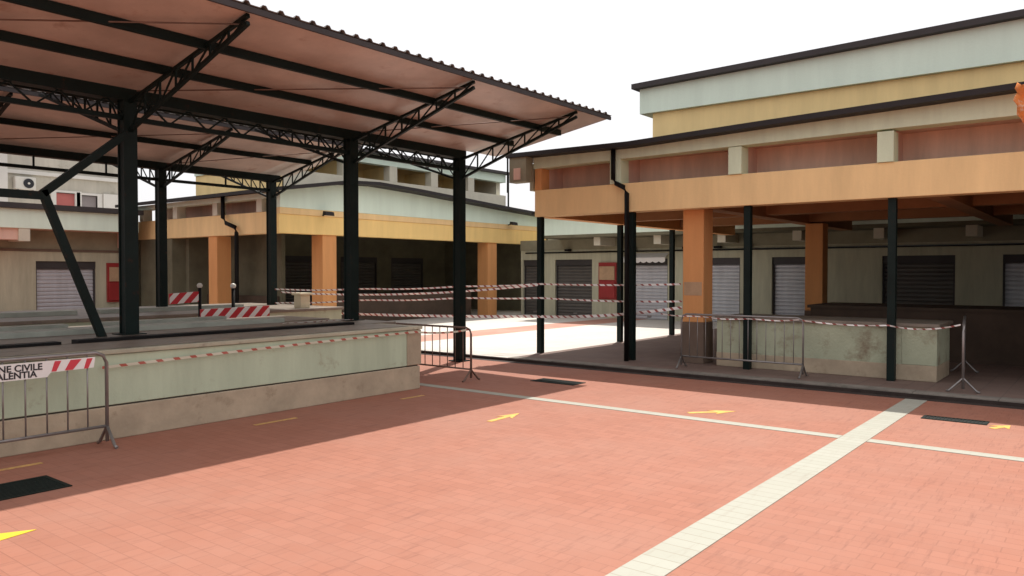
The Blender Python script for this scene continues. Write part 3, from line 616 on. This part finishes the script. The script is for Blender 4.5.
# ------------------------------------------------------------------ crowd barriers
def barrier_proto(L, label, mat, nb, group='crowd barriers'):
    """stands along local +X from its origin"""
    t = thing('crowd_barrier', (0, 0, 0), label, 'barrier', group)
    r = 0.018; H = 0.92; z1 = 0.20
    f = MB()
    c_ = 0.10
    f.tube([(0, 0, 0.05), (0, 0, H - c_), (0.03, 0, H - 0.03), (c_, 0, H), (L - c_, 0, H), (L - 0.03, 0, H - 0.03), (L, 0, H - c_), (L, 0, 0.05)], r)
    f.tube([(0, 0, z1), (L, 0, z1)], r * 0.85); f.build('frame', mat, t)
    b = MB()
    for i in range(nb): x = L * (i + 1) / (nb + 1); b.tube([(x, 0, z1), (x, 0, H)], 0.008, 6)
    b.build('bars', mat, t)
    for x in (0.0, L):
        ft = MB(); s = 1
        ft.tube([(x, -0.20, 0.012), (x, -0.16, 0.025), (x, 0, 0.20), (x, 0.16, 0.025), (x, 0.20, 0.012)], 0.016); ft.build('foot', mat, t)
    return t
b1 = barrier_proto(2.5, 'galvanised crowd barrier carrying a red and white sign in front of the green counter', M['galv'], 13)
b1.location = (0.99, 7.76, 0.0)
b2 = barrier_proto(2.0, 'rusty crowd barrier between the counter end and the foot of the steel post', M['rusty'], 11)
b2.location = (9.1, 7.95, 0); b2.rotation_euler = (0, 0, math.pi / 2)
b2.scale = (1, 1, 0.90)
b3 = copy_tree(b1); b3.scale = (0.82, 1, 1); b3['label'] = 'galvanised crowd barrier in front of the peeling counter beside the orange column'
b3.location = (12.25, 3.86, FL); b3.rotation_euler = (0, 0, math.pi / 2)
b4 = copy_tree(b1); b4['label'] = 'crowd barrier seen end on at the right end of the peeling counter'
b4.location = (12.05, 1.66, FL); b4.rotation_euler = (0, 0, R(7.5))

# printed sign hung on the first barrier
t = thing('barrier_sign', (2.7, 7.73, 0.75), 'white plastic sign with black lettering and red bars on the crowd barrier', 'sign')
sy = 7.735
pts = []
MB().prism([(1.55, sy, 0.725), (2.95, sy, 0.735), (2.98, sy, 0.775), (3.36, sy, 0.785), (3.375, sy, 0.885), (1.55, sy, 0.88)], (0, 0.004, 0)).build('sheet', M['white'], t)
def text(body, x_right, z, size, parent):
    cu = bpy.data.curves.new('lettering', 'FONT'); cu.body = body; cu.size = size; cu.align_x = 'RIGHT'; cu.extrude = 0.0008; cu.offset = 0.0022
    tmp = bpy.data.objects.new('tmp', cu); COL.objects.link(tmp)
    dg = bpy.context.evaluated_depsgraph_get(); dg.update()
    me = bpy.data.meshes.new_from_object(tmp.evaluated_get(dg)); bpy.data.objects.remove(tmp)
    me.transform(Matrix.Translation((x_right, sy - 0.002, z)) @ Matrix.Rotation(R(-0.0), 4, 'Y') @ Matrix.Rotation(math.pi / 2, 4, 'X'))
    me.transform(Matrix.Translation(-Vector(parent['_o'])))
    me.materials.clear(); me.materials.append(M['black'])
    o = bpy.data.objects.new('lettering', me); COL.objects.link(o); o.parent = parent
text('PROTEZIONE CIVILE', 2.91, 0.811, 0.082, t)
text('VIBO VALENTIA', 2.862, 0.748, 0.082, t)
for x_, w1 in ((2.985, 0.075), (3.10, 0.13), (3.27, 0.07)):
    MB().prism([(x_, sy - 0.003, 0.782), (x_ + w1 * 0.55, sy - 0.003, 0.782), (x_ + w1 * 1.15, sy - 0.003, 0.876), (x_ + w1 * 0.4, sy - 0.003, 0.876)], (0, 0.002, 0)).build('red_bar', M['redsign'], t)

# ------------------------------------------------------------------ red and white tapes
def sag(a, b, n, s, amp=0.0):
    a = Vector(a); b = Vector(b); out = []
    for i in range(n + 1):
        q = i / n; p = a.lerp(b, q); p.z -= s * 4 * q * (1 - q) + amp * math.sin(q * 17 + a.x); out.append(p)
    return out
G = 'red and white barrier tapes strung across the court'
def tape(path, wd, mat, label, cat='barrier tape', group=G, flutter=0.5, tilt=0.15):
    pts = path[0]
    for p in path[1:]: pts = pts + p[1:]
    return solo('barrier_tape', MB().ribbon(pts, wd, 0.003, tilt, flutter), M[mat], label, cat, group)
PA = (11.0, 15.78); PB = (12.62, 9.24)
tape([sag((*PA, 1.28), (*PB, 1.46), 40, 0.04, 0.01), sag((*PB, 1.46), (12.9, 6.24, 1.48), 16, 0.02)], 0.034, 'tape_fine', 'topmost tape strung from the far canopy post to the orange column')
tape([sag((11.15, 15.75, 1.22), (12.60, 9.22, 1.44), 40, 0.12, 0.0)], 0.042, 'tape_fine', 'second tape from the top ending at the corner post of the right pavilion')
tape([sag((*PA, 0.95), (12.64, 9.23, 1.18), 40, -0.02, 0.012), sag((12.64, 9.23, 1.18), (12.9, 6.22, 1.17), 16, 0.03)], 0.034, 'tape_fine', 'third tape from the top reaching the orange column')
tape([sag((*PA, 0.78), (12.66, 9.23, 0.80), 40, 0.04), sag((12.66, 9.23, 0.80), (12.9, 6.22, 1.06), 16, 0.06)], 0.055, 'tape_fine', 'lowest tape, rising towards the orange column at its right end')
tape([sag((3.55, 7.985, 0.745), (7.93, 7.985, 0.835), 40, -0.012), sag((7.93, 7.98, 0.835), (9.10, 8.0, 0.80), 8, 0.03)], 0.028, 'tape_counter', 'tape stretched along the green face of the long counter', flutter=0.1, tilt=0.0)
tape([sag((12.2, 3.86, 0.95), (12.62, 2.72, 0.90), 20, 0.03), sag((12.62, 2.72, 0.90), (12.08, 1.70, 0.98), 20, 0.06)], 0.022, 'tape_fine', 'slack tape between the two crowd barriers of the right pavilion')
tape([sag((12.24, 6.30, 0.97), (12.24, 3.9, 0.95), 24, 0.03, 0.01)], 0.02, 'tape_fine', 'tape tied along the top of the barrier beside the orange column')
tape([[Vector((6.9 + 0.12 * i, 9.75 + 0.05 * math.sin(i), 0.935)) for i in range(12)]], 0.05, 'tape_fine', 'loose end of tape lying on the slab of the long counter', tilt=1.35, flutter=0.1)

# striped plank barriers behind the long counter
def plank(x0, x1, y, z, post_x, label, rise=0.0):
    t = thing('plank_barrier', (post_x, y, 0), label, 'plank barrier', 'red and white plank barriers')
    MB().ribbon([(x0, y - 0.05, z), (x1, y - 0.05, z + rise)], 0.19, 0.03).build('plank', M['plank'], t)
    MB().tube([(post_x, y, 0.0), (post_x, y, 1.42)], 0.03, 10).build('post', M['steel_black'], t)
    cp = MB(); bmesh.ops.create_uvsphere(cp.bm, u_segments=12, v_segments=8, radius=0.05, matrix=Matrix.Translation((post_x, y, 1.45))); cp.build('knob', M['plastic'], t)
    MB().box(post_x - 0.15, post_x + 0.15, y - 0.15, y + 0.15, 0, 0.05).build('base', M['steel_black'], t, 0.01)
plank(7.18, 8.55, 12.5, 0.96, 7.84, 'longer red and white striped plank on a post behind the long counter', 0.02)
plank(7.05, 7.60, 13.3, 1.22, 7.66, 'shorter red and white striped plank farther back and left of the other one', 0.03)
t = thing('cream_box', (10.4, 13.95, 0.92), 'small cream box with a lid standing on the second counter', 'box')
MB().box(10.28, 10.52, 13.82, 14.06, 0.922, 1.20).build('body', M['box_cream'], t, 0.008)
MB().box(10.24, 10.56, 13.78, 14.10, 1.20, 1.25).build('lid', M['box_cream'], t, 0.01)

# orange cloth snagged on the roof corner at the right edge
cl = MB(); rows = []
for i in range(9):
    row = []
    for j in range(7):
        row.append(cl.bm.verts.new((11.93 + 0.05 * math.sin(i * 1.3 + j) , 0.80 + 0.045 * j * (1 + 0.10 * math.sin(i * 0.5)) + 0.02 * math.sin(i * 2.1), 4.12 - 0.058 * i - 0.03 * math.sin(j * 1.7) - (0.05 if (i == 8 and j % 2) else 0))))
    rows.append(row)
for a_, b_ in zip(rows, rows[1:]):
    for j in range(6):
        f_ = cl.bm.faces.new((a_[j], a_[j + 1], b_[j + 1], b_[j])); f_.smooth = True
ob = solo('hanging_cloth', cl, M['cloth'], 'crumpled orange cloth hanging from the roof edge at the right of the photo', 'cloth')
sm = ob.modifiers.new('thickness', 'SOLIDIFY'); sm.thickness = 0.006

for o in scene.objects:
    if '_o' in o: del o['_o']
